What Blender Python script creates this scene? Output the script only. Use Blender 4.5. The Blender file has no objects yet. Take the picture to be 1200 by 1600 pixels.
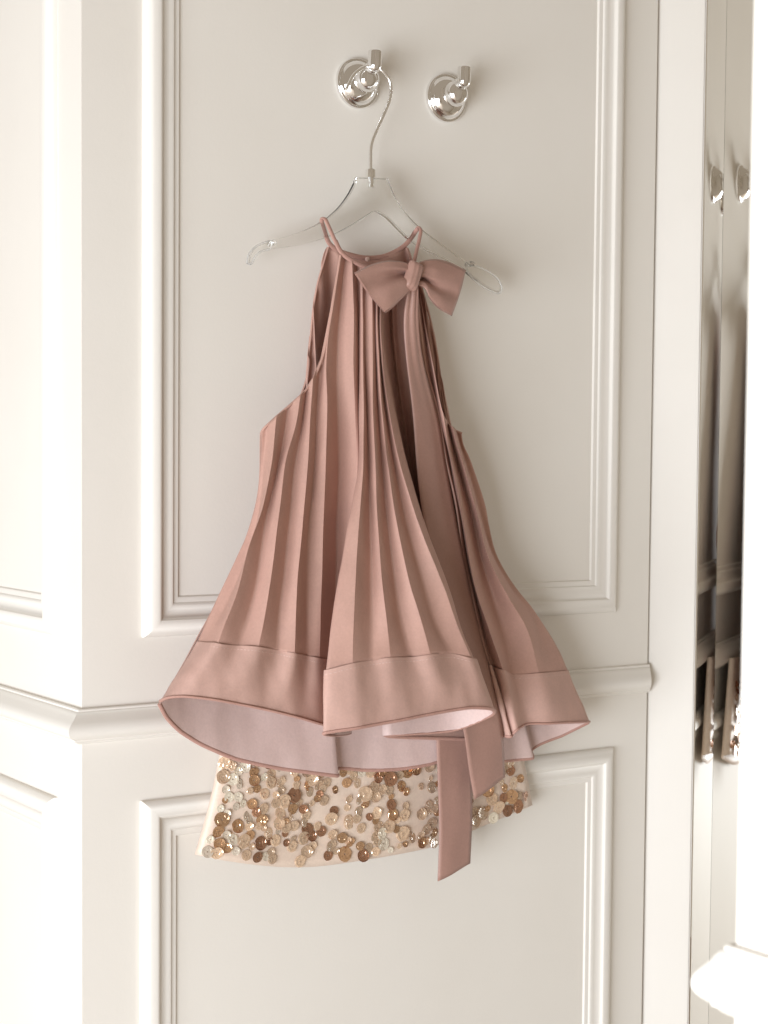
import bpy, bmesh, math, random
from mathutils import Vector, Matrix, noise

random.seed(7)
scene = bpy.context.scene
COL = scene.collection

# ------------------------------------------------------------------ camera
F_PX, YAW, PITCH, ROLL, CX, CY = 2580.95, math.radians(34.1757), math.radians(-2.8303), math.radians(0.4706), 595.81, 866.57
_f = Vector((math.sin(YAW) * math.cos(PITCH), math.cos(YAW) * math.cos(PITCH), math.sin(PITCH)))
_r0 = Vector((math.cos(YAW), -math.sin(YAW), 0.0))
_u0 = _r0.cross(_f)
CR = _r0 * math.cos(ROLL) + _u0 * math.sin(ROLL)
CU = _u0 * math.cos(ROLL) - _r0 * math.sin(ROLL)
CF = _f
CAM = Vector((0, 0, 1.12)) - 1.79 * CF
cam_data = bpy.data.cameras.new('camera')
cam = bpy.data.objects.new('camera', cam_data)
COL.objects.link(cam)
m3 = Matrix((CR, CU, -CF)).transposed()
cam.matrix_world = Matrix.Translation(CAM) @ m3.to_4x4()
cam_data.sensor_fit = 'AUTO'
cam_data.sensor_width = 36.0
cam_data.lens = F_PX / 1600 * 36.0
cam_data.shift_x = (600 - CX) / 1600
cam_data.shift_y = (CY - 800) / 1600
cam_data.clip_start = 0.02
cam_data.clip_end = 50
cam_data.dof.use_dof = True
cam_data.dof.focus_distance = 1.70
cam_data.dof.aperture_fstop = 13.0
scene.camera = cam

# ------------------------------------------------------------------ light
world = bpy.data.worlds.new('World')
scene.world = world
world.use_nodes = True
bg = world.node_tree.nodes['Background']
bg.inputs['Color'].default_value = (1.0, 0.845, 0.665, 1)
bg.inputs['Strength'].default_value = 0.29


def area(name, loc, target, sx, sy, power, color):
    d = bpy.data.lights.new(name, 'AREA')
    d.shape = 'RECTANGLE'
    d.size = sx
    d.size_y = sy
    d.energy = power
    d.color = color
    o = bpy.data.objects.new(name, d)
    COL.objects.link(o)
    o.location = loc
    o.rotation_euler = (Vector(target) - Vector(loc)).to_track_quat('-Z', 'Y').to_euler()
    return o


area('window_light', (-2.45, -1.34, 0.62), (0.0, -0.25, 0.66), 1.7, 1.1, 80, (0.87, 0.93, 1.0))

scene.view_settings.view_transform = 'Standard'
scene.view_settings.look = 'None'
scene.view_settings.gamma = 1
scene.view_settings.use_curve_mapping = False
scene.view_settings.exposure = 0.38
scene.render.engine = 'CYCLES'
scene.cycles.max_bounces = 10
scene.cycles.transmission_bounces = 10


# ------------------------------------------------------------------ helpers
def at(px, py, n):
    """point of the photograph (1200x1600) at n metres in front of the wall plane y = 0"""
    d = CF + CR * ((px - CX) / F_PX) - CU * ((py - CY) / F_PX)
    s = (-n - CAM.y) / d.y
    return CAM + d * s


def props(o, label=None, category=None, group=None, kind=None):
    if label: o['label'] = label
    if category: o['category'] = category
    if group: o['group'] = group
    if kind: o['kind'] = kind
    return o


def empty(name, loc, label=None, category=None, group=None, kind=None):
    o = bpy.data.objects.new(name, None)
    COL.objects.link(o)
    o.location = loc
    o.empty_display_size = 0.02
    props(o, label, category, group, kind)
    return o


def link(name, me, mat, parent=None):
    o = bpy.data.objects.new(name, me)
    COL.objects.link(o)
    if mat is not None and len(me.materials) == 0:
        me.materials.append(mat)
    if parent is not None:
        base = Vector((0, 0, 0))
        p = parent
        while p is not None:
            base += Vector(p.location)
            p = p.parent
        o.parent = parent
        o.location = -base          # mesh data is in world space
    return o


def mesh(name, verts, faces, mat, parent=None, smooth=True):
    me = bpy.data.meshes.new(name)
    me.from_pydata([tuple(v) for v in verts], [], faces)
    me.update()
    if smooth:
        me.polygons.foreach_set('use_smooth', [True] * len(me.polygons))
    return link(name, me, mat, parent)


def autosmooth(o, deg=40):
    me = o.data
    bm = bmesh.new()
    bm.from_mesh(me)
    bmesh.ops.recalc_face_normals(bm, faces=bm.faces[:])
    for e in bm.edges:
        if len(e.link_faces) == 2 and e.calc_face_angle(0) > math.radians(deg):
            e.smooth = False
    for f in bm.faces:
        f.smooth = True
    bm.to_mesh(me)
    bm.free()
    return o


def box_data(x0, x1, y0, y1, z0, z1):
    v = [(x, y, z) for z in (z0, z1) for y in (y0, y1) for x in (x0, x1)]
    f = [(0, 2, 3, 1), (4, 5, 7, 6), (0, 1, 5, 4), (2, 6, 7, 3), (0, 4, 6, 2), (1, 3, 7, 5)]
    return v, f


def cr(p0, p1, p2, p3, t):
    t2, t3 = t * t, t * t * t
    return tuple(0.5 * (2 * b + (c - a) * t + (2 * a - 5 * b + 4 * c - d) * t2 + (3 * b - a - 3 * c + d) * t3)
                 for a, b, c, d in zip(p0, p1, p2, p3))


def spline(pts, num):
    """Catmull-Rom through pts (any dimension), evenly by chord of the first two coordinates"""
    n = len(pts)
    if n == 2:
        return [tuple(a + (b - a) * i / (num - 1) for a, b in zip(*pts)) for i in range(num)]
    L = [0.0]
    for a, b in zip(pts[:-1], pts[1:]):
        L.append(L[-1] + max(1e-6, math.dist(a[:2], b[:2])))
    out = []
    k = 0
    for i in range(num):
        s = L[-1] * i / (num - 1)
        while k < n - 2 and s > L[k + 1]:
            k += 1
        t = (s - L[k]) / (L[k + 1] - L[k])
        p0 = pts[k - 1] if k > 0 else tuple(2 * a - b for a, b in zip(pts[0], pts[1]))
        p3 = pts[k + 2] if k + 2 < n else tuple(2 * a - b for a, b in zip(pts[-1], pts[-2]))
        # damp uneven spacing
        out.append(cr(p0, pts[k], pts[k + 1], p3, t) if True else None)
    return out


def tube(name, pts, rad, mat, parent=None, seg=10, num=None, flat=1.0, closed=False):
    """pts world-space Vectors; rad number or list"""
    if num:
        pts = [Vector(p) for p in spline3([tuple(p) for p in pts], num)]
    pts = [Vector(p) for p in pts]
    n = len(pts)
    rads = rad if isinstance(rad, (list, tuple)) else [rad] * n
    if len(rads) != n:
        rads = [rads[min(len(rads) - 1, int(i * len(rads) / n))] for i in range(n)]
    verts, faces = [], []
    prev = None
    for i, p in enumerate(pts):
        t = (pts[min(n - 1, i + 1)] - pts[max(0, i - 1)]).normalized()
        if prev is None:
            a = Vector((0, -1, 0)) if abs(t.y) < 0.9 else Vector((0, 0, 1))
        else:
            a = prev
        a = (a - t * a.dot(t)).normalized()
        b = t.cross(a)
        prev = a
        for k in range(seg):
            an = 2 * math.pi * k / seg
            verts.append(p + (a * math.cos(an) * flat + b * math.sin(an)) * rads[i])
    for i in range(n - 1):
        for k in range(seg):
            k2 = (k + 1) % seg
            faces.append((i * seg + k, i * seg + k2, (i + 1) * seg + k2, (i + 1) * seg + k))
    faces.append(tuple(range(seg))[::-1])
    faces.append(tuple((n - 1) * seg + k for k in range(seg)))
    return autosmooth(mesh(name, verts, faces, mat, parent), 60)


def spline3(pts, num):
    n = len(pts)
    L = [0.0]
    for a, b in zip(pts[:-1], pts[1:]):
        L.append(L[-1] + max(1e-7, math.dist(a, b)))
    out = []
    k = 0
    for i in range(num):
        s = L[-1] * i / (num - 1)
        while k < n - 2 and s > L[k + 1]:
            k += 1
        t = (s - L[k]) / (L[k + 1] - L[k])
        p0 = pts[k - 1] if k > 0 else tuple(2 * a - b for a, b in zip(pts[0], pts[1]))
        p3 = pts[k + 2] if k + 2 < n else tuple(2 * a - b for a, b in zip(pts[-1], pts[-2]))
        out.append(cr(p0, pts[k], pts[k + 1], p3, t))
    return out


def lathe(name, prof, origin, axis, mat, parent=None, seg=40, up=None):
    """prof: list of (radius, distance along axis)"""
    axis = Vector(axis).normalized()
    a = Vector(up) if up else (Vector((0, 0, 1)) if abs(axis.z) < 0.9 else Vector((1, 0, 0)))
    a = (a - axis * a.dot(axis)).normalized()
    b = axis.cross(a)
    verts, faces = [], []
    for r, h in prof:
        for k in range(seg):
            an = 2 * math.pi * k / seg
            verts.append(Vector(origin) + axis * h + (a * math.cos(an) + b * math.sin(an)) * r)
    for i in range(len(prof) - 1):
        for k in range(seg):
            k2 = (k + 1) % seg
            faces.append((i * seg + k, i * seg + k2, (i + 1) * seg + k2, (i + 1) * seg + k))
    if prof[0][0] > 1e-6: faces.append(tuple(range(seg))[::-1])
    if prof[-1][0] > 1e-6: faces.append(tuple((len(prof) - 1) * seg + k for k in range(seg)))
    return autosmooth(mesh(name, verts, faces, mat, parent), 50)


# ------------------------------------------------------------------ materials
def new_mat(name):
    m = bpy.data.materials.new(name)
    m.use_nodes = True
    nt = m.node_tree
    return m, nt, nt.nodes['Principled BSDF']


def N(nt, t, **kw):
    n = nt.nodes.new(t)
    for k, v in kw.items():
        if k in n.inputs: n.inputs[k].default_value = v
        else: setattr(n, k, v)
    return n


def paint(name, col, rough=0.6, bump=0.06):
    m, nt, b = new_mat(name)
    tc = N(nt, 'ShaderNodeTexCoord')
    n1 = N(nt, 'ShaderNodeTexNoise', Scale=7.0, Detail=4.0)
    nt.links.new(tc.outputs['Object'], n1.inputs['Vector'])
    mix = N(nt, 'ShaderNodeMix', data_type='RGBA')
    mix.inputs[6].default_value = (col[0] * 0.945, col[1] * 0.935, col[2] * 0.92, 1)
    mix.inputs[7].default_value = (*col, 1)
    nt.links.new(n1.outputs['Fac'], mix.inputs[0])
    nt.links.new(mix.outputs[2], b.inputs['Base Color'])
    n2 = N(nt, 'ShaderNodeTexNoise', Scale=260.0, Detail=3.0)
    nt.links.new(tc.outputs['Object'], n2.inputs['Vector'])
    bp = N(nt, 'ShaderNodeBump', Strength=bump * 2.2, Distance=0.0007)
    nt.links.new(n2.outputs['Fac'], bp.inputs['Height'])
    nt.links.new(bp.outputs['Normal'], b.inputs['Normal'])
    b.inputs['Roughness'].default_value = rough
    b.inputs['Specular IOR Level'].default_value = 0.22
    return m


def cloth(name, col, rough=0.6, trans=0.18, sheen=0.25, spec=0.25, var=0.12, weave=0.25):
    m, nt, b = new_mat(name)
    tc = N(nt, 'ShaderNodeTexCoord')
    n1 = N(nt, 'ShaderNodeTexNoise', Scale=28.0, Detail=5.0, Roughness=0.6)
    nt.links.new(tc.outputs['Object'], n1.inputs['Vector'])
    mix = N(nt, 'ShaderNodeMix', data_type='RGBA')
    mix.inputs[6].default_value = (*[c * (1 - var) for c in col], 1)
    mix.inputs[7].default_value = (*[min(1, c * (1 + var)) for c in col], 1)
    nt.links.new(n1.outputs['Fac'], mix.inputs[0])
    nt.links.new(mix.outputs[2], b.inputs['Base Color'])
    n4 = N(nt, 'ShaderNodeTexNoise', Scale=420.0, Detail=2.0)
    nt.links.new(tc.outputs['Object'], n4.inputs['Vector'])
    mp = N(nt, 'ShaderNodeMapRange')
    mp.inputs['To Min'].default_value = 0.90
    mp.inputs['To Max'].default_value = 1.10
    nt.links.new(n4.outputs['Fac'], mp.inputs['Value'])
    hs = N(nt, 'ShaderNodeHueSaturation')
    nt.links.new(mix.outputs[2], hs.inputs['Color'])
    nt.links.new(mp.outputs[0], hs.inputs['Value'])
    nt.links.new(hs.outputs[0], b.inputs['Base Color'])
    # woven relief: two crossed fine wave textures
    w1 = N(nt, 'ShaderNodeTexWave', Scale=420.0, Distortion=0.6, bands_direction='Z')
    w2 = N(nt, 'ShaderNodeTexWave', Scale=420.0, Distortion=0.6, bands_direction='X')
    for w in (w1, w2): nt.links.new(tc.outputs['Object'], w.inputs['Vector'])
    ad = N(nt, 'ShaderNodeMath', operation='ADD')
    nt.links.new(w1.outputs['Fac'], ad.inputs[0])
    nt.links.new(w2.outputs['Fac'], ad.inputs[1])
    bp = N(nt, 'ShaderNodeBump', Strength=weave, Distance=0.0002)
    nt.links.new(ad.outputs[0], bp.inputs['Height'])
    n3 = N(nt, 'ShaderNodeTexNoise', Scale=95.0, Detail=4.0)
    nt.links.new(tc.outputs['Object'], n3.inputs['Vector'])
    bp2 = N(nt, 'ShaderNodeBump', Strength=0.24, Distance=0.0010)
    nt.links.new(n3.outputs['Fac'], bp2.inputs['Height'])
    nt.links.new(bp.outputs['Normal'], bp2.inputs['Normal'])
    nt.links.new(bp2.outputs['Normal'], b.inputs['Normal'])
    b.inputs['Roughness'].default_value = rough
    b.inputs['Specular IOR Level'].default_value = spec
    b.inputs['Sheen Weight'].default_value = sheen
    b.inputs['Sheen Roughness'].default_value = 0.4
    b.inputs['Sheen Tint'].default_value = (1.0, 0.8, 0.74, 1)
    if trans:
        tr = N(nt, 'ShaderNodeBsdfTranslucent')
        nt.links.new(mix.outputs[2], tr.inputs['Color'])
        ms = N(nt, 'ShaderNodeMixShader')
        ms.inputs[0].default_value = trans
        nt.links.new(b.outputs[0], ms.inputs[1])
        nt.links.new(tr.outputs[0], ms.inputs[2])
        nt.links.new(ms.outputs[0], nt.nodes['Material Output'].inputs['Surface'])
    return m


def metal(name, col, rough):
    m, nt, b = new_mat(name)
    b.inputs['Base Color'].default_value = (*col, 1)
    b.inputs['Metallic'].default_value = 1.0
    tc = N(nt, 'ShaderNodeTexCoord')
    n1 = N(nt, 'ShaderNodeTexNoise', Scale=40.0, Detail=3.0)
    nt.links.new(tc.outputs['Object'], n1.inputs['Vector'])
    mr = N(nt, 'ShaderNodeMapRange')
    mr.inputs['To Min'].default_value = rough * 0.7
    mr.inputs['To Max'].default_value = rough * 1.4
    nt.links.new(n1.outputs['Fac'], mr.inputs['Value'])
    nt.links.new(mr.outputs[0], b.inputs['Roughness'])
    return m


M_WALL = paint('warm_white_wall_paint', (0.785, 0.745, 0.688))
M_TRIM = paint('warm_white_trim_paint', (0.795, 0.758, 0.705), 0.5, 0.04)
M_CASING = paint('casing_paint', (0.78, 0.742, 0.69), 0.5, 0.04)
M_FLOOR = paint('pale_floor', (0.60, 0.52, 0.44), 0.4, 0.05)
M_CHROME = metal('chrome', (0.86, 0.85, 0.84), 0.05)
M_WIRE = metal('steel_wire', (0.90, 0.89, 0.87), 0.2)
M_ROSE = cloth('dusty_rose_crepe', (0.580, 0.352, 0.285), 0.62, 0.20, 0.12)
M_ROSE_HEM = cloth('dusty_rose_hem_cloth', (0.66, 0.425, 0.355), 0.62, 0.22, 0.12)
M_FACING = cloth('pale_rose_facing', (0.76, 0.575, 0.53), 0.5, 0.18, 0.1, 0.3, 0.06)
M_BIND = cloth('rose_binding', (0.44, 0.25, 0.205), 0.55, 0.0, 0.08)
M_SATIN = cloth('rose_satin', (0.385, 0.222, 0.178), 0.48, 0.05, 0.1, 0.4, 0.06, 0.12)
M_CREAM = cloth('cream_tulle', (0.84, 0.68, 0.56), 0.36, 0.15, 0.2, 0.6, 0.2)
M_STITCH = cloth('pale_thread', (0.68, 0.48, 0.42), 0.6, 0.0)

m, nt, b = new_mat('mirror_silver')
b.inputs['Base Color'].default_value = (0.86, 0.84, 0.79, 1)
b.inputs['Metallic'].default_value = 1.0
b.inputs['Roughness'].default_value = 0.015
M_MIRROR = m

m, nt, b = new_mat('clear_acrylic')
b.inputs['Base Color'].default_value = (0.985, 0.985, 0.975, 1)
b.inputs['Roughness'].default_value = 0.02
b.inputs['IOR'].default_value = 1.36
b.inputs['Transmission Weight'].default_value = 1.0
M_ACRYL = m


m, nt, b = new_mat('clear_rim')
b.inputs['Base Color'].default_value = (0.96, 0.96, 0.94, 1)
b.inputs['Roughness'].default_value = 0.12
b.inputs['IOR'].default_value = 1.3
b.inputs['Transmission Weight'].default_value = 0.75
b.inputs['Coat Weight'].default_value = 0.5
M_RIM = m


def sequin_mat(name, col, metallic, rough, trans):
    m, nt, b = new_mat(name)
    oi = N(nt, 'ShaderNodeObjectInfo')
    mix = N(nt, 'ShaderNodeMix', data_type='RGBA')
    mix.inputs[6].default_value = (*[c * 0.72 for c in col], 1)
    mix.inputs[7].default_value = (*[min(1, c * 1.15) for c in col], 1)
    nt.links.new(oi.outputs['Random'], mix.inputs[0])
    nt.links.new(mix.outputs[2], b.inputs['Base Color'])
    b.inputs['Metallic'].default_value = metallic
    b.inputs['Roughness'].default_value = rough
    b.inputs['Transmission Weight'].default_value = trans
    b.inputs['Specular IOR Level'].default_value = 0.8
    b.inputs['Coat Weight'].default_value = 0.6
    b.inputs['Coat Roughness'].default_value = 0.05
    return m


M_SEQ = [sequin_mat('champagne_sequin', (0.80, 0.58, 0.40), 0.25, 0.2, 0.35),
         sequin_mat('gold_sequin', (0.68, 0.42, 0.24), 0.75, 0.14, 0.0),
         sequin_mat('bronze_sequin', (0.44, 0.23, 0.135), 0.7, 0.2, 0.0),
         sequin_mat('pearl_sequin', (0.95, 0.80, 0.66), 0.45, 0.2, 0.0)]

# ------------------------------------------------------------------ setting
XL, XR = -0.3492, 0.394          # the wall block between its left corner and the casing
ZT, ZB = 2.45, 0.0

v, f = box_data(XL, XR, 0.0, 1.6, ZB, ZT)
wall = mesh('wall', v, f, M_WALL, None, False)
props(wall, 'warm white panelled wall behind the hanging dress', 'wall', kind='structure')

v, f = box_data(-4.0, 2.2, -4.0, 1.6, -0.05, -0.001)
floor = mesh('floor', v, f, M_FLOOR, None, False)
props(floor, 'plain brown floor under the panelled walls', 'floor', kind='structure')


def panel_moulding(name, o, ex, ey, en, w, h, parent):
    """mitred picture-frame moulding: o lower-left corner, ex/ey in-plane axes, en outward normal"""
    prof = [(0.0, -0.001), (0.0, 0.005), (0.0012, 0.0085), (0.004, 0.0125), (0.008, 0.0158), (0.0115, 0.0172),
            (0.0145, 0.0172), (0.0165, 0.0158), (0.0178, 0.0125), (0.0195, 0.0098), (0.0225, 0.0082), (0.0255, 0.0078),
            (0.0272, 0.0084), (0.0295, 0.0086), (0.0315, 0.0080), (0.0325, 0.0066), (0.0335, 0.0046), (0.0365, 0.0042),
            (0.0385, 0.0036), (0.0395, 0.0018), (0.040, -0.001)]
    o, ex, ey, en = Vector(o), Vector(ex), Vector(ey), Vector(en)
    verts, faces = [], []
    for a, d in prof:
        for (x, y) in ((a, a), (w - a, a), (w - a, h - a), (a, h - a)):
            verts.append(o + ex * x + ey * y + en * (d * 0.64))
    for i in range(len(prof) - 1):
        for k in range(4):
            k2 = (k + 1) % 4
            faces.append((i * 4 + k, i * 4 + k2, (i + 1) * 4 + k2, (i + 1) * 4 + k))
    return autosmooth(mesh(name, verts, faces, M_TRIM, parent), 32)


RAIL = [(-0.001, 0.9780), (0.0035, 0.9780), (0.0045, 0.9770), (0.0045, 0.9752), (0.0062, 0.9745), (0.0078, 0.9725),
        (0.0098, 0.9695), (0.0130, 0.9660), (0.0158, 0.9625), (0.0170, 0.9590), (0.0168, 0.9560), (0.0152, 0.9530),
        (0.0128, 0.9508), (0.0105, 0.9492), (0.0092, 0.9484), (0.0092, 0.9472), (0.0068, 0.9462), (0.0050, 0.9445),
        (0.0038, 0.9437), (-0.001, 0.9437)]


def sweep_rail(name, path_of, parent, mat=None):
    """path_of(p) -> list of xy points for a rail profile offset p"""
    verts, faces = [], []
    n = None
    for p, z in RAIL:
        pts = path_of(p)
        n = len(pts)
        for x, y in pts:
            verts.append((x, y, z))
    R = len(RAIL)
    for i in range(R - 1):
        for k in range(n - 1):
            faces.append((i * n + k, i * n + k + 1, (i + 1) * n + k + 1, (i + 1) * n + k))
    faces.append(tuple(i * n for i in range(R)))
    faces.append(tuple(i * n + n - 1 for i in range(R))[::-1])
    return autosmooth(mesh(name, verts, faces, mat or M_TRIM, parent), 32)


X_, Y_, Z_ = (1, 0, 0), (0, 1, 0), (0, 0, 1)
panel_moulding('panel_moulding', (-0.2855, 0, 1.0440), X_, Z_, (0, -1, 0), 0.2855 + 0.338, 1.25, wall)
panel_moulding('panel_moulding', (-0.2870, 0, 0.12), X_, Z_, (0, -1, 0), 0.2870 + 0.3370, 0.8810 - 0.12, wall)
panel_moulding('panel_moulding', (XL, 0.057, 1.0440), Y_, Z_, (-1, 0, 0), 1.2, 1.25, wall)
panel_moulding('panel_moulding', (XL, 0.059, 0.12), Y_, Z_, (-1, 0, 0), 1.2, 0.8810 - 0.12, wall)
sweep_rail('chair_rail', lambda p: [(XL - p * 1.25, 1.6), (XL - p * 1.25, -p), (XR + 0.003 - 0.68 * max(p, 0), -p)], wall)

# foreground wall end, with the same rail wrapped round its corner
GX, GY = -0.4085, -0.9150
v, f = box_data(GX, 0.75, -1.75, GY, ZB, ZT)
wall_right = mesh('wall_right', v, f, M_WALL, None, False)
props(wall_right, 'end of the near white wall with the chair rail wrapped round it', 'wall', kind='structure')
sweep_rail('chair_rail', lambda p: [(GX - p * 0.9, -1.75), (GX - p * 0.9, GY + p * 0.9), (0.75, GY + p * 0.9)], wall_right)

# door casing beside the wall, then the mirror leaf set back behind it
MD = Vector((0.2719, -0.9623, 0)); MN = Vector((-0.9623, -0.2719, 0))
M0 = Vector((0.4296, 0.0, 0))


def on_ray(px, py, o, n):
    d = CF + CR * ((px - CX) / F_PX) - CU * ((py - CY) / F_PX)
    s = (o - CAM).dot(n) / d.dot(n)
    return CAM + d * s


A = Vector((XR + 0.0042, 0.004, 0))
B = on_ray(1090, 800, M0, MN); B.z = 0
CD = (B - A).normalized(); CN = Vector((CD.y, -CD.x, 0))
cas_len = (B - A).length


def oriented_box(name, o, ex, ey, lx, ly, z0, z1, mat, parent=None, bev=0.0015):
    vs = []
    for z in (z0, z1):
        for (a, c) in ((0, 0), (lx, 0), (lx, ly), (0, ly)):
            p = o + ex * a + ey * c
            vs.append((p.x, p.y, z))
    fs = [(3, 2, 1, 0), (4, 5, 6, 7), (0, 1, 5, 4), (1, 2, 6, 5), (2, 3, 7, 6), (3, 0, 4, 7)]
    ob = mesh(name, vs, fs, mat, parent, False)
    if bev:
        bm = bmesh.new(); bm.from_mesh(ob.data)
        bmesh.ops.recalc_face_normals(bm, faces=bm.faces[:])
        bmesh.ops.bevel(bm, geom=[e for e in bm.edges], offset=bev, segments=2, affect='EDGES')
        bm.to_mesh(ob.data); bm.free()
    return ob


casing = empty('door_casing', (A.x, A.y, 0), 'plain cream door casing between the panelled wall and the mirror', 'door casing')
oriented_box('stile', A, CD, -CN, cas_len, 0.022, 0, ZT, M_CASING, casing, 0.0016)
oriented_box('return_strip', Vector((XR + 0.0012, 0.020, 0)), Vector((1, 0, 0)), Vector((0, 1, 0)), 0.014, 0.03, 0, ZT, M_CASING, casing, 0.0005)

mirror = empty('mirror', (M0.x, M0.y, 0), 'tall narrow mirror reflecting a chrome hook, beside the cream door casing', 'mirror')
bev_a = on_ray(1093, 800, M0, MN); bev_b = on_ray(1121.5, 800, M0, MN)
sb = (bev_b - M0).dot(MD); sa = (bev_a - M0).dot(MD)
L_M = 0.62
g0 = M0 + MD * sb
oriented_box('mirror_glass', g0, MD, -MN, L_M, 0.005, 0.03, ZT - 0.05, M_MIRROR, mirror, 0)
tilt = math.radians(2.9)
bd = Vector((MD.x * math.cos(tilt) - MD.y * math.sin(tilt), MD.x * math.sin(tilt) + MD.y * math.cos(tilt), 0))
bn = Vector((-(-bd.y), bd.x, 0)); bn = Vector((bd.y, -bd.x, 0))
if bn.dot(MN) < 0: bn = -bn
wb = sb - sa
oriented_box('bevelled_edge', g0 - bd * wb, bd, -bn, wb - 0.0003, 0.004, 0.03, ZT - 0.05, M_MIRROR, mirror, 0)
oriented_box('backing', g0 - MN * 0.008 - MD * wb, MD, -MN, L_M + wb, 0.018, 0.02, ZT - 0.04, M_CASING, mirror, 0.001)


# ------------------------------------------------------------------ wall hooks
def wall_hook(px, py, label):
    c = at(px, py, 0.0)
    t = empty('wall_hook', c, label, 'hook', 'chrome hooks on the wall')
    n = Vector((0, -1, 0))
    R = 0.0262
    lathe('back_plate', [(R, -0.001), (R, 0.0030), (R * 0.985, 0.0044), (R * 0.94, 0.0052), (R * 0.90, 0.0050), (R * 0.88, 0.0056), (R * 0.84, 0.0078),
                         (R * 0.76, 0.0108), (R * 0.66, 0.0134), (R * 0.54, 0.0154), (R * 0.40, 0.0166)], c, n, M_CHROME, t, 56)
    # rounded boss stands on the plate, the upright peg grows from its front
    lathe('boss', [(0.0130, 0.0140), (0.0138, 0.0175), (0.0138, 0.0205), (0.0130, 0.0240), (0.0112, 0.0272), (0.0086, 0.0296), (0.0052, 0.0312), (0.0, 0.0318)],
          c + Vector((0, 0, 0.0015)), n, M_CHROME, t, 48)
    tube('arm', [c + n * 0.018 + Vector((0, 0, 0.006)), c + n * 0.026 + Vector((0, 0, 0.0095)), c + n * 0.0335 + Vector((0, 0, 0.0125))], [0.0085, 0.0078, 0.0068], M_CHROME, t, 24, None)
    b0 = c + n * 0.0335 + Vector((0.0, 0, 0.0055))
    ax = Vector((0.0, -0.06, 1)).normalized()
    lathe('peg', [(0.0, -0.0008), (0.0030, 0.0), (0.0056, 0.0018), (0.0070, 0.0044), (0.0074, 0.0075), (0.0074, 0.0205), (0.0071, 0.0216), (0.0062, 0.0222), (0.0, 0.0223)], b0, ax, M_CHROME, t, 32)
    return t


wall_hook(557, 131, 'chrome round wall hook holding the clear dress hanger')
wall_hook(695.4, 154, 'bare chrome round wall hook beside the one carrying the hanger')

# ------------------------------------------------------------------ hanger
NH = 0.036
hc = at(579, 280, NH)
hanger = empty('dress_hanger', hc, 'clear acrylic hanger with a steel hook, carrying the rose dress', 'hanger')


def plate(name, outline, n0, th, mat, parent, bev=0.0016, curve=0.0):
    """closed outline in photograph points at depth n0, given a real thickness th"""
    pts = [at(x, y, n0) for x, y in outline]
    bm = bmesh.new()
    front = [bm.verts.new((p.x, p.y - th / 2, p.z)) for p in pts]
    back = [bm.verts.new((p.x, p.y + th / 2, p.z)) for p in pts]
    bm.faces.new(front)
    bm.faces.new(back[::-1])
    k = len(pts)
    for i in range(k):
        j = (i + 1) % k
        bm.faces.new((front[j], front[i], back[i], back[j]))
    bmesh.ops.recalc_face_normals(bm, faces=bm.faces[:])
    rim = [e for e in bm.edges if len(e.link_faces) == 2 and any(len(fc.verts) > 8 for fc in e.link_faces)]
    bmesh.ops.bevel(bm, geom=rim, offset=bev, segments=3, affect='EDGES', clamp_overlap=True)
    me = bpy.data.meshes.new(name)
    bm.to_mesh(me); bm.free()
    me.polygons.foreach_set('use_smooth', [True] * len(me.polygons))
    o = link(name, me, mat, parent)
    return autosmooth(o, 35)


top_l = spline([(556, 277), (551, 290), (541, 308), (526, 327), (504, 345), (474, 360), (440, 371), (414, 378), (398, 386), (389, 398), (386, 411)], 34)
low_l = spline([(393, 412), (398, 402), (408, 394), (428, 389), (452, 386), (482, 380), (510, 372), (540, 358), (566, 342), (583, 331)], 26)
low_r = spline([(588, 331), (603, 340), (620, 357), (640, 376), (668, 392), (700, 408), (722, 421), (736, 433), (752, 444), (770, 455)], 26)
top_r = spline([(780, 457), (783, 448), (776, 434), (762, 424), (744, 417), (730, 411), (706, 394), (682, 377), (656, 357), (633, 333), (618, 310), (610, 293), (605, 279)], 40)
outline = top_l + low_l + low_r + top_r
plate('hanger_body', outline, NH, 0.0055, M_ACRYL, hanger, 0.0009)
lathe('collar', [(0.0032, -0.009), (0.0032, 0.0), (0.0052, 0.0005), (0.0052, 0.0085), (0.0046, 0.0095), (0.0, 0.0096)],
      at(579, 279, NH), (0, 0, 1), M_WIRE, hanger, 24)
hk = [(579, 273), (579, 250), (579.5, 232), (583, 217), (592, 196), (602, 174), (609, 155), (611, 137), (607, 122), (598, 111), (586, 105), (574, 104),
      (562, 109), (552, 118), (545, 131), (541, 139)]
nn = [NH] * 10 + [NH - 0.004, NH - 0.006, NH - 0.006, NH - 0.005, NH - 0.004, NH - 0.003]
tube('hook', [at(x, y, n) for (x, y), n in zip(hk, nn)], 0.00175, M_WIRE, hanger, 12, 90)
# whitish tubes added to draw the bright highlight round both clear ends
for pts_ in ([(386, 411), (389, 397), (399, 386), (414, 379), (424, 377), (422, 388), (408, 393), (399, 401), (393, 412)],
             [(727, 413), (745, 416), (763, 424), (777, 435), (784, 449), (780, 458), (768, 455), (750, 445), (734, 431)]):
    ring = spline(pts_ + pts_[:1], 48)
    tube('end_rim', [at(x, y, NH + 0.0036) for x, y in ring], 0.0010, M_RIM, hanger, 8)
# notch pegs near both ends
for (x, y) in ((424, 380), (733, 413)):
    lathe('strap_peg', [(0.0, -0.0065), (0.0026, -0.0062), (0.0030, -0.005), (0.0030, 0.005), (0.0026, 0.0062), (0.0, 0.0065)],
          at(x, y, NH), (0, -1, 0), M_ACRYL, hanger, 16)

# ------------------------------------------------------------------ dress
dress = empty('dress', at(580, 1130, 0.05), 'dusty rose pleated halter dress with a bow and sequinned underskirt, on a clear hanger', 'dress')


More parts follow.
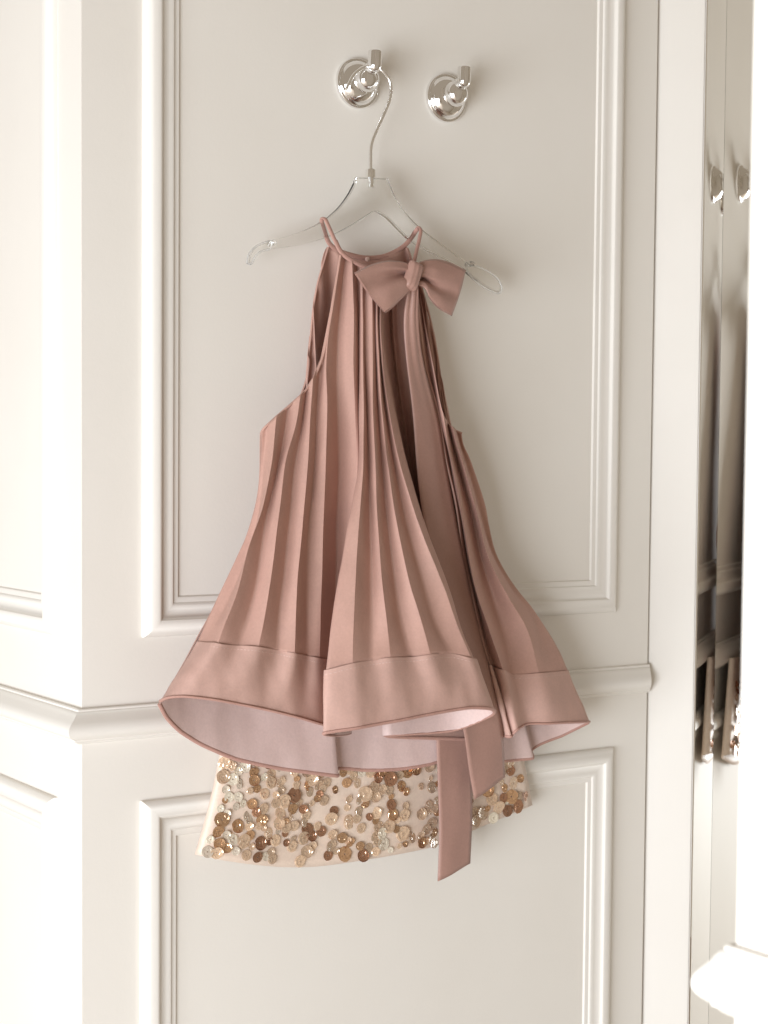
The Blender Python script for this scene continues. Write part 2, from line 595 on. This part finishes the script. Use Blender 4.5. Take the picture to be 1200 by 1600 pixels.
def lerp_key(keys, y):
    if y <= keys[0][0]: return keys[0][1]
    for (a, va), (b_, vb) in zip(keys[:-1], keys[1:]):
        if y <= b_:
            return va + (vb - va) * (y - a) / (b_ - a)
    return keys[-1][1]


AMP = [(400, 0.0020), (480, 0.0036), (560, 0.0044), (700, 0.0070), (860, 0.0079), (960, 0.0070), (1020, 0.0036), (1150, 0.0)]
BASE_L = [(395, 0.058), (560, 0.064), (700, 0.073), (860, 0.088), (1015, 0.103), (1140, 0.112)]
BASE_M = [(395, 0.060), (560, 0.072), (700, 0.089), (860, 0.117), (1025, 0.140), (1140, 0.152)]
BASE_D = [(395, 0.046), (470, 0.026), (840, 0.026), (1030, 0.058), (1150, 0.078)]
BASE_Q = [(600, 0.056), (700, 0.062), (860, 0.068), (1040, 0.078), (1150, 0.084)]


def col(base, kind, pts, off=0.0, off_low=None):
    """fold line: photograph points given the depth of its lobe, ridges forward and valleys back"""
    out = []
    for p in pts:
        x, y = p[0], p[1]
        s = {'R': 1, 'V': -1, '0': 0}[kind]
        o = off if off_low is None else off + (off_low - off) * max(0, min(1, (y - 600) / 420))
        n = lerp_key(base, y) + s * lerp_key(AMP, y) * (1.3 if base is BASE_Q else 1.0) + o
        if len(p) > 2: n = p[2]
        out.append((x, y, n))
    return out


def sheet(name, cols, rows, sub, mat, parent, smooth=0.4, wrinkle=0.0006, v0=0.0, v1=1.0, push=0.0, thick=0.0008, seed=0.0, smap=None, wv=1.0, sharp=(), jitter=0.0):
    """loft a cloth through fold lines; returns object and the world-space grid"""
    S = [spline(c, rows) for c in cols]
    if jitter:
        S = [[(x + jitter * noise.noise(Vector((i * 3.7 + seed, y * 0.011, 1.3))) * min(1, j / 12, (rows - 1 - j) / 12),
               y, n + 0.0011 * noise.noise(Vector((i * 5.1 + seed, y * 0.009, 7.7)))) for j, (x, y, n) in enumerate(c)] if 0 < i < len(S) - 1 else c
             for i, c in enumerate(S)]
    nc = len(S)
    grid = []
    for j in range(rows):
        line = [S[i][j] for i in range(nc)]
        row = []
        for i in range(nc - 1):
            p0 = line[i - 1] if i > 0 else tuple(2 * a - b_ for a, b_ in zip(line[0], line[1]))
            p3 = line[i + 2] if i + 2 < nc else tuple(2 * a - b_ for a, b_ in zip(line[-1], line[-2]))
            sm = smooth if smap is None else smap[i]
            for k in range(sub):
                t = k / sub
                a = cr(p0, line[i], line[i + 1], p3, t)
                l = tuple(u + (w - u) * t for u, w in zip(line[i], line[i + 1]))
                row.append(tuple(l_ + (a_ - l_) * sm for l_, a_ in zip(l, a)))
        row.append(line[-1])
        grid.append(row)
    W = [[at(*p) for p in row] for row in grid]
    nu = len(W[0])
    if wrinkle or push:
        out = []
        for j in range(rows):
            r_ = []
            for i in range(nu):
                du = W[j][min(nu - 1, i + 1)] - W[j][max(0, i - 1)]
                dv = W[min(rows - 1, j + 1)][i] - W[max(0, j - 1)][i]
                nrm = dv.cross(du)
                if nrm.length < 1e-12: nrm = Vector((0, -1, 0))
                nrm.normalize()
                p = W[j][i]
                q = Vector((p.x * 34 + seed, p.y * 20, p.z * 11 * wv))
                d = noise.noise(q) * wrinkle * 1.6 + noise.noise(q * 2.7) * wrinkle * 0.7
                r_.append(p + nrm * (d + push))
            out.append(r_)
        W = out
    verts = [p for row in W for p in row]
    faces = []
    for j in range(rows - 1):
        for i in range(nu - 1):
            faces.append((j * nu + i, (j + 1) * nu + i, (j + 1) * nu + i + 1, j * nu + i + 1))
    o = mesh(name, verts, faces, mat, parent)
    if sharp:
        cs = {c * sub for c in sharp}
        for e in o.data.edges:
            a, b_ = e.vertices
            if a % nu == b_ % nu and (a % nu) in cs:
                e.use_edge_sharp = True
    if thick:
        md = o.modifiers.new('cloth_thickness', 'SOLIDIFY')
        md.thickness = thick
        md.offset = 0
    return o, W


# fold lines of the front, left to right: (kind, points down to the seam, hem point)
LC = [
    ('L', '0', [(409, 675), (408, 720), (402, 780), (388, 830), (368, 875), (335, 945), (308, 1004)], (252, 1094), -0.004, -0.036),
    ('L', 'V', [(417, 664), (413, 730), (406, 790), (396, 835), (380, 885), (350, 950), (322, 1006)], (263, 1090), 0.0, -0.016),
    ('L', 'R', [(432, 650), (425, 720), (410, 790), (393, 840), (385, 865), (370, 925), (350, 980), (340, 1007)], (288, 1088), 0.0, -0.006),
    ('L', 'V', [(450, 635), (441, 700), (428, 760), (415, 815), (402, 907), (390, 960), (372, 1010)], (328, 1092), 0.0, 0.0),
    ('L', 'R', [(469, 617), (461, 668), (446, 725), (437, 800), (424, 900), (412, 970), (404, 1012)], (368, 1099), 0.0, 0.0),
    ('L', 'V', [(479, 606), (471, 665), (460, 735), (454, 800), (444, 900), (436, 962), (434, 1017)], (408, 1107), 0.0, 0.0),
    ('L', 'R', [(489, 590), (486, 630), (481, 710), (474, 800), (466, 887), (462, 960), (460, 1022)], (443, 1115), 0.0, 0.0),
    ('L', 'V', [(501, 560), (497, 622), (491, 735), (485, 800), (481, 875), (480, 950), (480, 1026)], (473, 1123), 0.0, -0.004),
    ('L', 'R', [(533, 400), (525, 450), (514, 520), (510, 575), (511, 635), (509, 735), (506, 800), (504, 875), (501, 950), (499, 1030)], (500, 1131), 0.0, -0.012),
    ('L', 'V', [(540, 403), (534, 450), (528, 520), (527, 600), (530, 690), (528, 800), (526, 875), (525, 950), (527, 1036)], (532, 1139), -0.004, -0.040),
    ('L', 'R', [(550, 408), (552, 470), (552, 560), (555, 640), (557, 720), (550, 800), (548, 875), (546, 950), (545, 1038)], (548, 1145), 0.003, -0.030),
    ('M', 'V', [(557, 411), (560, 470), (561, 560), (561, 640), (561, 720), (552, 800), (541, 860), (532, 935), (524, 1046)], (522, 1149), -0.006, -0.022),
    ('M', '0', [(563, 414), (564, 480), (564, 560), (563, 640), (561, 720), (551, 790), (540, 842), (525, 930), (514, 1005), (509, 1049)], (505, 1146), 0.0, -0.010),
    ('M', 'R', [(568, 416), (566, 480), (566, 560), (568, 640), (567, 720), (562, 800), (555, 895), (552, 960), (551, 1038)], (555, 1138), -0.001, -0.001),
    ('M', 'V', [(574, 418), (570, 480), (569, 560), (574, 660), (577, 735), (579, 820), (580, 895), (580, 1033)], (595, 1131), 0.0, 0.0),
    ('M', 'R', [(582, 420), (582, 480), (582, 560), (584, 660), (586, 735), (590, 820), (597, 907), (602, 957), (610, 1029)], (632, 1124), 0.0, 0.0),
    ('M', 'V', [(588, 421), (586, 480), (587, 560), (592, 660), (598, 735), (605, 820), (617, 907), (627, 970), (642, 1028)], (668, 1117), 0.0, 0.0),
    ('M', 'R', [(594, 422), (590, 480), (591, 560), (599, 660), (608, 735), (620, 820), (640, 907), (655, 957), (672, 1024)], (700, 1111), 0.0, 0.0),
    ('M', 'V', [(600, 423), (592, 480), (594, 560), (605, 660), (618, 735), (635, 820), (660, 907), (677, 970), (705, 1022)], (735, 1106), -0.001, -0.001),
    ('M', 'R', [(606, 423), (595, 480), (598, 560), (611, 660), (632, 750), (660, 835), (695, 920), (717, 985), (737, 1030)], (766, 1108), 0.0, -0.006),
    ('M', '0', [(611, 423), (598, 480), (603, 560), (625, 680), (642, 745), (667, 830), (701, 920), (722, 985), (741, 1033)], (768, 1118), -0.012, -0.026),
    ('D', '0', [(616, 423), (604, 480), (609, 560), (628, 685), (640, 740), (655, 810), (668, 870), (680, 940), (695, 1034)], (705, 1142), 0.008, 0.012),
    ('D', '0', [(620, 423), (609, 480), (614, 560), (631, 685), (640, 740), (646, 810), (640, 870), (622, 945), (600, 1034)], (600, 1150), -0.002, 0.002),
    ('D', '0', [(624, 423), (614, 480), (619, 560), (636, 685), (646, 745), (652, 810), (664, 880), (672, 950), (690, 1036)], (690, 1154), 0.004, -0.008),
    ('D', '0', [(628, 423), (620, 480), (625, 560), (641, 685), (652, 745), (665, 810), (690, 880), (712, 950), (735, 1036)], (750, 1154), -0.004, -0.012),
    ('D', '0', [(634, 423), (630, 480), (640, 560), (664, 685), (680, 745), (700, 810), (718, 880), (738, 950), (760, 1040)], (776, 1148), 0.004, -0.010),
    ('Q', '0', [(646, 424), (654, 500), (664, 570), (684, 640), (697, 715), (712, 785), (724, 865), (741, 945), (754, 1000), (766, 1042)], (797, 1151), 0.002, 0.002),
    ('Q', 'V', [(652, 440), (664, 520), (674, 590), (691, 650), (702, 720), (718, 790), (730, 865), (746, 945), (758, 1000), (771, 1043)], (799, 1149), -0.003, -0.002),
    ('Q', 'R', [(690, 640), (700, 690), (712, 750), (725, 820), (742, 915), (763, 978), (786, 1048)], (808, 1140), 0.004, 0.006),
    ('Q', 'V', [(699, 660), (709, 700), (721, 745), (737, 805), (752, 870), (770, 930), (787, 990), (801, 1055)], (824, 1131), -0.002, -0.004),
    ('Q', 'R', [(706, 666), (716, 700), (730, 745), (746, 805), (763, 870), (795, 935), (823, 985), (842, 1053)], (860, 1130), 0.0, 0.0),
    ('Q', 'V', [(713, 672), (721, 702), (736, 750), (752, 808), (769, 866), (798, 918), (832, 965), (868, 1051)], (893, 1129), -0.004, -0.006),
    ('Q', '0', [(721, 677), (724, 696), (736, 722), (757, 785), (764, 822), (775, 865), (800, 910), (836, 957), (870, 1011), (888, 1049)], (919, 1128), -0.006, -0.020),
]
BASES = {'L': BASE_L, 'M': BASE_M, 'D': BASE_D, 'Q': BASE_Q}
cols = [col(BASES[g], k, pts, o1, o2) for g, k, pts, hem, o1, o2 in LC]
hems = []
for (g, k, pts, hem, o1, o2), c in zip(LC, cols):
    n_h = lerp_key(BASES[g], hem[1]) + o2
    hems.append((hem[0], hem[1], n_h))
hems[0] = (252, 1096, 0.074)
smap = []
for (a, b_) in zip(LC[:-1], LC[1:]):
    smap.append(0.22 if (a[0] == b_[0] and a[0] in 'LMQ') else 0.7)
pressed = [i for i, c in enumerate(LC) if c[0] in 'LMQ' and c[1] == 'R' and i > 1]
front, FW = sheet('front_panel', cols, 90, 6, M_ROSE, dress, wrinkle=0.0006, smap=smap, seed=3.1, sharp=pressed, jitter=1.6)

# hem band: flat double cloth below the seam, stitched on
bcols = []
for c, h in zip(cols, hems):
    e = c[-1]
    mid = tuple((a + b_) / 2 for a, b_ in zip(e, h))
    q1 = tuple(a + (b_ - a) * 0.06 for a, b_ in zip(e, h))
    start = tuple(a - (b_ - a) * 0.02 for a, b_ in zip(e, h))
    bcols.append([start, q1, (mid[0], mid[1], mid[2] + 0.0015), h])
band, BW = sheet('hem_band', bcols, 26, 6, M_ROSE_HEM, dress, wrinkle=0.0010, push=0.0006, smooth=0.8, seed=9.0, wv=1.6)
facing, _ = sheet('hem_facing', bcols, 16, 5, M_FACING, dress, wrinkle=0.0006, push=-0.0014, smooth=0.8, seed=9.0, thick=0.0)

# hem binding of the front
hemline = [Vector(p) for p in BW[-1]]
tube('hem_binding', hemline, 0.0021, M_BIND, dress, 8, None, 0.7)

# row of stitches along the seam, joined: far too small to pick apart
sv, sf = [], []
seam = BW[1]
acc = 0.0
for i in range(len(seam) - 1):
    a, b_ = seam[i], seam[i + 1]
    L = (b_ - a).length
    k = max(1, int(L / 0.0026))
    for q in range(k):
        p = a.lerp(b_, (q + 0.2) / k); p2 = a.lerp(b_, (q + 0.75) / k)
        d = BW[3][i] - BW[1][i]
        if d.length < 1e-6: continue
        dn = d.normalized() * 0.00045
        out = Vector((-0.35, -0.94, 0)) * 0.0010
        base = len(sv)
        off = d.normalized() * 0.0035
        for pp in (p, p2):
            sv += [pp + off - dn + out * 0.2, pp + off + out, pp + off + dn + out * 0.2]
        sf += [(base, base + 3, base + 4, base + 1), (base + 1, base + 4, base + 5, base + 2)]
st = mesh('seam_stitching', sv, sf, M_STITCH, dress)
st['kind'] = 'stuff'

# ---- back panel
def kcol(pts):
    return [(x, y, n) for x, y, n in pts]


KC = [
    [(409, 678, .052), (406, 760, .05), (388, 835, .05), (340, 940, .055), (300, 1015, .062), (251, 1100, .072)],
    [(425, 662, .046), (422, 760, .044), (400, 860, .044), (350, 970, .048), (315, 1040, .054), (262, 1121, .066)],
    [(448, 642, .042), (440, 760, .040), (420, 870, .040), (375, 980, .044), (340, 1060, .050), (284, 1143, .060)],
    [(471, 616, .040), (455, 760, .038), (435, 880, .038), (405, 990, .042), (375, 1080, .046), (318, 1164, .054)],
    [(479, 590, .038), (470, 760, .036), (455, 890, .036), (430, 1000, .041), (410, 1100, .045), (368, 1185, .052)],
    [(483, 555, .040), (478, 620, .039), (478, 760, .038), (470, 900, .038), (455, 1010, .043), (445, 1110, .046), (430, 1199, .052)],
    [(486, 520, .034), (488, 600, .034), (492, 760, .034), (488, 900, .036), (485, 1010, .042), (480, 1110, .046), (480, 1206, .053)],
    [(490, 480, .040), (495, 580, .040), (505, 760, .040), (508, 900, .040), (515, 1010, .044), (522, 1110, .048), (529, 1212, .054)],
    [(496, 445, .033), (503, 560, .033), (512, 760, .034), (515, 900, .034), (518, 1010, .036), (520, 1110, .040), (522, 1206, .044)],
    [(504, 412, .039), (512, 540, .038), (520, 760, .037), (525, 900, .036), (530, 1010, .037), (532, 1110, .038), (534, 1200, .040)],
    [(513, 386, .034), (521, 500, .034), (535, 760, .034), (550, 900, .035), (562, 1010, .036), (568, 1110, .037), (572, 1203, .041)],
    [(530, 394, .038), (536, 500, .037), (550, 760, .036), (570, 900, .036), (590, 1010, .037), (605, 1110, .039), (620, 1202, .045)],
    [(550, 400, .035), (555, 500, .035), (575, 760, .035), (600, 900, .036), (625, 1010, .038), (645, 1110, .041), (672, 1194, .048)],
    [(575, 404, .036), (580, 500, .036), (600, 760, .036), (630, 900, .037), (660, 1010, .040), (690, 1110, .044), (722, 1177, .050)],
    [(600, 400, .036), (605, 500, .036), (630, 760, .036), (665, 900, .036), (695, 1010, .038), (720, 1110, .040), (738, 1192, .044)],
    [(622, 392, .037), (632, 480, .036), (660, 760, .036), (700, 900, .037), (730, 1010, .040), (755, 1110, .043), (775, 1190, .046)],
    [(634, 386, .035), (650, 480, .034), (682, 760, .034), (720, 900, .036), (755, 1010, .041), (785, 1100, .046), (808, 1187, .050)],
    [(643, 410, .040), (662, 490, .040), (698, 760, .040), (735, 900, .042), (775, 1010, .047), (808, 1090, .052), (834, 1184, .056)],
    [(655, 440, .034), (668, 520, .034), (704, 760, .034), (745, 900, .034), (782, 1010, .037), (812, 1090, .039), (832, 1172, .042)],
    [(664, 470, .039), (675, 550, .038), (712, 760, .036), (755, 900, .036), (798, 1010, .039), (830, 1090, .041), (846, 1162, .044)],
    [(673, 505, .034), (682, 580, .034), (720, 760, .034), (765, 900, .036), (815, 1010, .041), (850, 1090, .045), (878, 1150, .050)],
    [(683, 560, .040), (690, 640, .040), (730, 760, .040), (770, 890, .042), (835, 1010, .049), (872, 1080, .053), (902, 1138, .058)],
    [(699, 663, .042), (722, 720, .042), (755, 800, .044), (778, 880, .046), (850, 1000, .053), (885, 1065, .057), (920, 1129, .064)],
]
K_S = [kcol([(x, y, n - 0.016 if (8 < i < 18 and 470 < y < 920) else n) for x, y, n in c]) for i, c in enumerate(KC)]
back, KW = sheet('back_panel', K_S, 90, 5, M_ROSE, dress, wrinkle=0.0008, smooth=0.7, seed=21.0, push=-0.0014)
# pale facing on the inside of the back hem (the last fifth of the cloth)
r0 = 62
FWv = [[p + Vector((-0.0003, -0.0013, 0)) for p in row] for row in KW[r0:]]
nu = len(FWv[0])
faces = [(j * nu + i, (j + 1) * nu + i, (j + 1) * nu + i + 1, j * nu + i + 1) for j in range(len(FWv) - 1) for i in range(nu - 1)]
mesh('back_hem_facing', [p for row in FWv for p in row], faces, M_FACING, dress)
tube('hem_binding', [p for p in KW[-1]], 0.0023, M_BIND, dress, 8, None, 0.7)

# ---- armhole bindings
arm_l = [(532, 399, .060), (527, 430, .060), (520, 470, .061), (513, 515, .062), (507, 548, .0635), (499, 572, .065), (487, 598, .066), (472, 616, .067), (452, 634, .067), (430, 653, .066), (412, 670, .062), (408, 678, .056)]
tube('armhole_binding', [at(*p) for p in arm_l], 0.0013, M_ROSE, dress, 8, 60)
arm_lb = [(513, 386, .036), (505, 413, .037), (496, 445, .037), (490, 480, .037), (486, 520, .037), (482, 560, .037), (479, 592, .038), (471, 616, .040)]
tube('armhole_binding', [at(*p) for p in arm_lb], 0.0011, M_ROSE, dress, 8, 50)
arm_rb = [(635, 387, .037), (644, 412, .037), (656, 442, .037), (665, 472, .037), (674, 507, .037), (684, 560, .038), (691, 612, .040), (700, 663, .045), (712, 673, .05), (722, 677, .054)]
tube('armhole_binding', [at(*p) for p in arm_rb], 0.0012, M_ROSE, dress, 8, 50)

# ---- neck band and straps
tube('neck_band', [at(*p) for p in [(508, 367, .037), (516, 382, .036), (530, 392, .035), (550, 399, .034), (573, 403, .034), (598, 401, .034), (620, 392, .035), (636, 380, .036), (648, 363, .038), (653, 357, .041)]], 0.0026, M_BIND, dress, 10, 60, 0.55)
tube('neck_band', [at(*p) for p in [(524, 376, .056), (530, 389, .058), (538, 399, .060), (550, 407, .062), (566, 415, .063), (590, 422, .064), (620, 424, .064), (640, 421, .063), (648, 412, .061)]], 0.0026, M_BIND, dress, 10, 60, 0.55)
tube('strap', [at(*p) for p in [(530, 389, .058), (522, 373, .055), (514, 355, .052), (509, 344, .0495), (506, 341, .045), (503, 342, .040), (503, 348, .0375), (506, 358, .037), (509, 368, .037)]], 0.0022, M_BIND, dress, 10, 50, 0.6)
tube('strap', [at(*p) for p in [(646, 414, .062), (650, 396, .058), (655, 375, .053), (657.5, 361, .0495), (656, 356, .045), (653, 356, .0405), (650, 361, .038), (645, 369, .037)]], 0.0022, M_BIND, dress, 10, 50, 0.6)
lathe('button', [(0.0, 0.0016), (0.0018, 0.0014), (0.0024, 0.0008), (0.0024, -0.0008), (0.0, -0.001)], at(574, 405, .039), (0, -1, 0), M_STITCH, dress, 16)

# ---- bow
bow = empty('bow', at(645, 432, .088) - dress.location, None)
bow.parent = dress


def loop(top, bottom, bulge, n_front, n_back, crease_b, crease_w, crease_d, seedv):
    na, nb = 36, 28
    T = spline(top, na); Bt = spline(bottom, na)
    front_, back_ = [], []
    for i in range(na):
        a = i / (na - 1)
        rf, rb = [], []
        for k in range(nb):
            b_ = k / (nb - 1)
            x = T[i][0] + (Bt[i][0] - T[i][0]) * b_
            y = T[i][1] + (Bt[i][1] - T[i][1]) * b_
            x += bulge * math.sin(math.pi * b_) * a ** 3
            lens_ = max(0.0, math.sin(math.pi * b_)) ** 0.55
            endc = (1 - a ** 8)
            n = n_front + 0.0052 * lens_ * math.sin(math.pi * min(1, a * 0.86 + 0.03)) * endc
            n -= crease_d * math.exp(-((b_ - crease_b + 0.10 * a) / (crease_w * (0.5 + a))) ** 2) * (1 - a) ** 0.55
            n += 0.0011 * math.cos(b_ * 17 + seedv) * 4 * a * (1 - a) ** 2
            n += 0.0010 * noise.noise(Vector((a * 3 + seedv, b_ * 3, 0)))
            n = n_back + (n - n_back) * (1 if 0 < k < nb - 1 else 0.35)
            if i == na - 1: n = (n_front + n_back) / 2
            rf.append(at(x, y, n))
            nbk = n_back - 0.004 * lens_ * endc * math.sin(math.pi * min(1, a * .8 + .15))
            if i == na - 1: nbk = (n_front + n_back) / 2 - 0.0008
            rb.append(at(x, y, nbk))
        front_.append(rf); back_.append(rb)
    verts, faces = [], []
    for g in (front_, back_):
        for r_ in g: verts += r_
    o = na * nb
    for i in range(na - 1):
        for k in range(nb - 1):
            q = (i * nb + k, i * nb + k + 1, (i + 1) * nb + k + 1, (i + 1) * nb + k)
            faces.append(q)
            faces.append(tuple(o + t for t in q[::-1]))
    for i in range(na - 1):
        faces.append((i * nb, (i + 1) * nb, o + (i + 1) * nb, o + i * nb))
        faces.append((i * nb + nb - 1, o + i * nb + nb - 1, o + (i + 1) * nb + nb - 1, (i + 1) * nb + nb - 1))
    for k in range(nb - 1):
        e = (na - 1) * nb
        faces.append((e + k, e + k + 1, o + e + k + 1, o + e + k))
        faces.append((k + 1, k, o + k, o + k + 1))
    return autosmooth(mesh('bow_loop', verts, faces, M_SATIN, bow), 50)


loop([(646, 417), (630, 409), (605, 407), (580, 413), (553, 426)], [(650, 447), (641, 455), (628, 467), (615, 480), (602, 490)], -3, .0865, .0765, 0.42, 0.13, 0.0140, 1.0)
loop([(645, 415), (662, 407), (684, 405), (706, 411), (728, 422)], [(652, 446), (664, 452), (672, 468), (685, 482), (706, 494)], 2, .0845, .0745, 0.66, 0.10, 0.0130, 2.4)
# knot: a puckered band wrapped round the middle
kc = at(645, 431, .0865)
ax_u = (at(652, 411, .091) - at(639, 452, .091)).normalized()
ax_v = Vector((ax_u.z, 0, -ax_u.x))
verts, faces = [], []
nk, ns = 26, 36
for i in range(nk):
    s = -1 + 2 * i / (nk - 1)
    for k in range(ns):
        an = 2 * math.pi * k / ns
        hw = 0.0100 * (1 - 0.12 * (1 - s * s))
        dep = 0.0062 * math.sqrt(max(0.0, 1 - s ** 4)) + 0.0012
        pl = 0.0005 * math.cos(3.6 * math.pi * math.cos(an) + 0.9 * s)
        p = kc + ax_u * (s * 0.0148) + ax_v * ((hw + pl) * math.cos(an)) * (1 - 0.25 * abs(s) ** 6) + Vector((0, -1, 0)) * ((dep + pl) * math.sin(an))
        verts.append(p)
for i in range(nk - 1):
    for k in range(ns):
        k2 = (k + 1) % ns
        faces.append((i * ns + k, i * ns + k2, (i + 1) * ns + k2, (i + 1) * ns + k))
faces.append(tuple(range(ns))[::-1]); faces.append(tuple((nk - 1) * ns + k for k in range(ns)))
autosmooth(mesh('knot', verts, faces, M_SATIN, bow), 60)


def ribbon(left, right, seedv, mat=M_SATIN, curl=0.0006):
    rows, w = 110, 10
    Lf = spline(left, rows); Rt = spline(right, rows)
    g = []
    for j in range(rows):
        r_ = []
        v_ = j / (rows - 1)
        for i in range(w + 1):
            t = i / w
            p = tuple(a + (b_ - a) * t for a, b_ in zip(Lf[j], Rt[j]))
            q = at(*p)
            d = noise.noise(Vector((t * 1.6 + seedv, v_ * 7, 0))) * 0.0022 + curl * math.sin(math.pi * t) + 0.0011 * math.cos(t * 14 + seedv) * (1 - v_) ** 5
            r_.append(q + Vector((0, -1, 0)) * d)
        g.append(r_)
    verts = [p for r_ in g for p in r_]
    nu_ = w + 1
    faces = [(j * nu_ + i, (j + 1) * nu_ + i, (j + 1) * nu_ + i + 1, j * nu_ + i + 1) for j in range(rows - 1) for i in range(w)]
    o = mesh('ribbon_tail', verts, faces, mat, bow)
    md = o.modifiers.new('cloth_thickness', 'SOLIDIFY'); md.thickness = 0.0012; md.offset = 0
    return o


ribbon([(638, 446, .080), (632, 500, .071), (635, 560, .068), (645, 647, .069), (652, 735, .071), (660, 800, .074), (675, 880, .078), (692, 980, .084), (710, 1070, .087), (726, 1150, .086), (733, 1200, .082), (741, 1249, .076)],
       [(653, 446, .080), (652, 500, .071), (661, 565, .066), (683, 647, .065), (696, 722, .066), (708, 785, .068), (719, 850, .070), (739, 945, .074), (757, 1010, .077), (772, 1080, .080), (785, 1150, .081), (790, 1214, .077)], 4.0)
ribbon([(642, 446, .074), (640, 500, .064), (643, 560, .062), (652, 647, .062), (659, 735, .063), (668, 810, .064), (676, 900, .064), (680, 1000, .063), (680, 1100, .061), (684, 1200, .058), (686, 1290, .056), (684, 1377, .055)],
       [(651, 446, .074), (648, 500, .064), (655, 560, .062), (677, 647, .062), (690, 735, .063), (702, 810, .064), (716, 900, .064), (728, 1000, .063), (734, 1100, .061), (738, 1200, .058), (738, 1280, .056), (735, 1349, .055)], 8.0)

# ---- sequinned underskirt
top_f = [(350, 1130), (430, 1120), (520, 1115), (600, 1112), (700, 1105), (800, 1085)]
bot_f = [(304, 1335), (360, 1346), (430, 1354), (490, 1354), (560, 1345), (640, 1331), (690, 1318), (760, 1288), (832, 1258)]
nuS, nvS = 60, 22


def skirt_pt(u, v_, side=1):
    Tq = spline(top_f, 61); Bq = spline(bot_f, 61)
    i = min(60, max(0, u * 60)); a = int(i); fr = i - a; b2 = min(60, a + 1)
    tp = [Tq[a][k] + (Tq[b2][k] - Tq[a][k]) * fr for k in (0, 1)]
    bp = [Bq[a][k] + (Bq[b2][k] - Bq[a][k]) * fr for k in (0, 1)]
    x = tp[0] + (bp[0] - tp[0]) * v_; y = tp[1] + (bp[1] - tp[1]) * v_
    if u < 0.5: x += 5 * math.sin(math.pi * v_) * (1 - 2 * u)
    e = math.sqrt(max(0.0, 1 - (2 * u - 1) ** 2))
    wave = 0.0022 * math.sin(u * 13 + 0.6) * v_
    n = 0.020 + side * (0.014 * e ** 0.8) * (0.75 + 0.25 * v_) + (wave if side > 0 else 0)
    return at(x, y, n)


_T = spline(top_f, 61); _B = spline(bot_f, 61)
grid = []
for j in range(nvS):
    row = [skirt_pt(i / (nuS - 1), j / (nvS - 1), 1) for i in range(nuS)]
    row += [skirt_pt(i / (nuS - 1), j / (nvS - 1), -1) for i in range(nuS - 2, 0, -1)]
    grid.append(row)
nu2 = len(grid[0])
verts = [p for r_ in grid for p in r_]
faces = [(j * nu2 + i, (j + 1) * nu2 + i, (j + 1) * nu2 + (i + 1) % nu2, j * nu2 + (i + 1) % nu2) for j in range(nvS - 1) for i in range(nu2)]
skirt = mesh('underskirt', verts, faces, M_CREAM, dress)
skirt['label'] = 'cream underskirt covered in gold and bronze sequins'
md = skirt.modifiers.new('cloth_thickness', 'SOLIDIFY'); md.thickness = 0.001; md.offset = -1


def sequin_mesh(name, rings, mat):
    seg = 14
    rs = random.Random(len(rings) * 7 + len(mat.name))
    vs, fs = [], []
    for r, h in rings:
        for k in range(seg):
            an = 2 * math.pi * k / seg
            vs.append((r * math.cos(an) * rs.uniform(0.96, 1.04), r * math.sin(an) * rs.uniform(0.96, 1.04), h * 0.6 + rs.uniform(-1, 1) * 0.07 * r))
    for i in range(len(rings) - 1):
        for k in range(seg):
            k2 = (k + 1) % seg
            fs.append((i * seg + k, i * seg + k2, (i + 1) * seg + k2, (i + 1) * seg + k))
    me = bpy.data.meshes.new(name)
    me.from_pydata(vs, [], fs); me.update()
    me.materials.append(mat)
    return me


CUP = [(0.12, 0.0), (0.48, 0.05), (0.56, 0.14), (0.80, 0.24), (1.0, 0.40)]
FLAT = [(0.12, 0.04), (0.55, 0.02), (0.62, 0.06), (1.0, 0.10)]
PETAL = [(0.10, 0.16), (0.40, 0.06), (0.72, 0.18), (1.0, 0.12)]
seq = [sequin_mesh('sequin', p, mt) for mt in M_SEQ for p in (CUP, FLAT, PETAL)]
placed = []
count = 0
tries = 0
while count < 298 and tries < 9000:
    tries += 1
    u = random.random(); v_ = 0.28 + 0.69 * random.random()
    # loose vertical rows, as the sequins were sewn
    if random.random() < 0.6:
        u = round(u * 23 + 0.3) / 23 + random.gauss(0, 0.006)
    if not 0.018 < u < 0.982: continue
    dens = noise.noise(Vector((u * 7 + 4, v_ * 4.5, 2.0)))
    if dens < -0.1 and random.random() < 0.6: continue
    rad = random.choice((0.0036, 0.0046, 0.0054, 0.0060, 0.0068, 0.0080)) * random.uniform(0.9, 1.1)
    p = skirt_pt(u, v_)
    if any((p - q).length < 0.64 * (rad + r2) for q, r2 in placed): continue
    e = 0.01
    du = skirt_pt(min(1, u + e), v_) - skirt_pt(max(0, u - e), v_)
    dv = skirt_pt(u, min(1, v_ + e)) - skirt_pt(u, max(0, v_ - e))
    nrm = du.cross(dv).normalized()
    if nrm.y > 0: nrm = -nrm
    w = random.random()
    if u < 0.13: mi = random.choice((0, 3, 3, 3, 1))  # mostly pale sequins at the left end, painting the white glare there
    else: mi = 0 if w < 0.54 else 1 if w < 0.78 else 2 if w < 0.93 else 3
    me = seq[mi * 3 + random.randrange(3)]
    nrm = (nrm + Vector((random.gauss(0, .17), random.gauss(0, .08), random.gauss(0, .17)))).normalized()
    o = bpy.data.objects.new('sequin', me)
    COL.objects.link(o)
    o.parent = skirt
    o.rotation_mode = 'QUATERNION'
    o.rotation_quaternion = nrm.to_track_quat('Z', 'Y')
    o.scale = (rad,) * 3
    o.location = p + nrm * (0.0009 + 0.0010 * random.random())
    placed.append((p, rad)); count += 1
print('sequins', count)
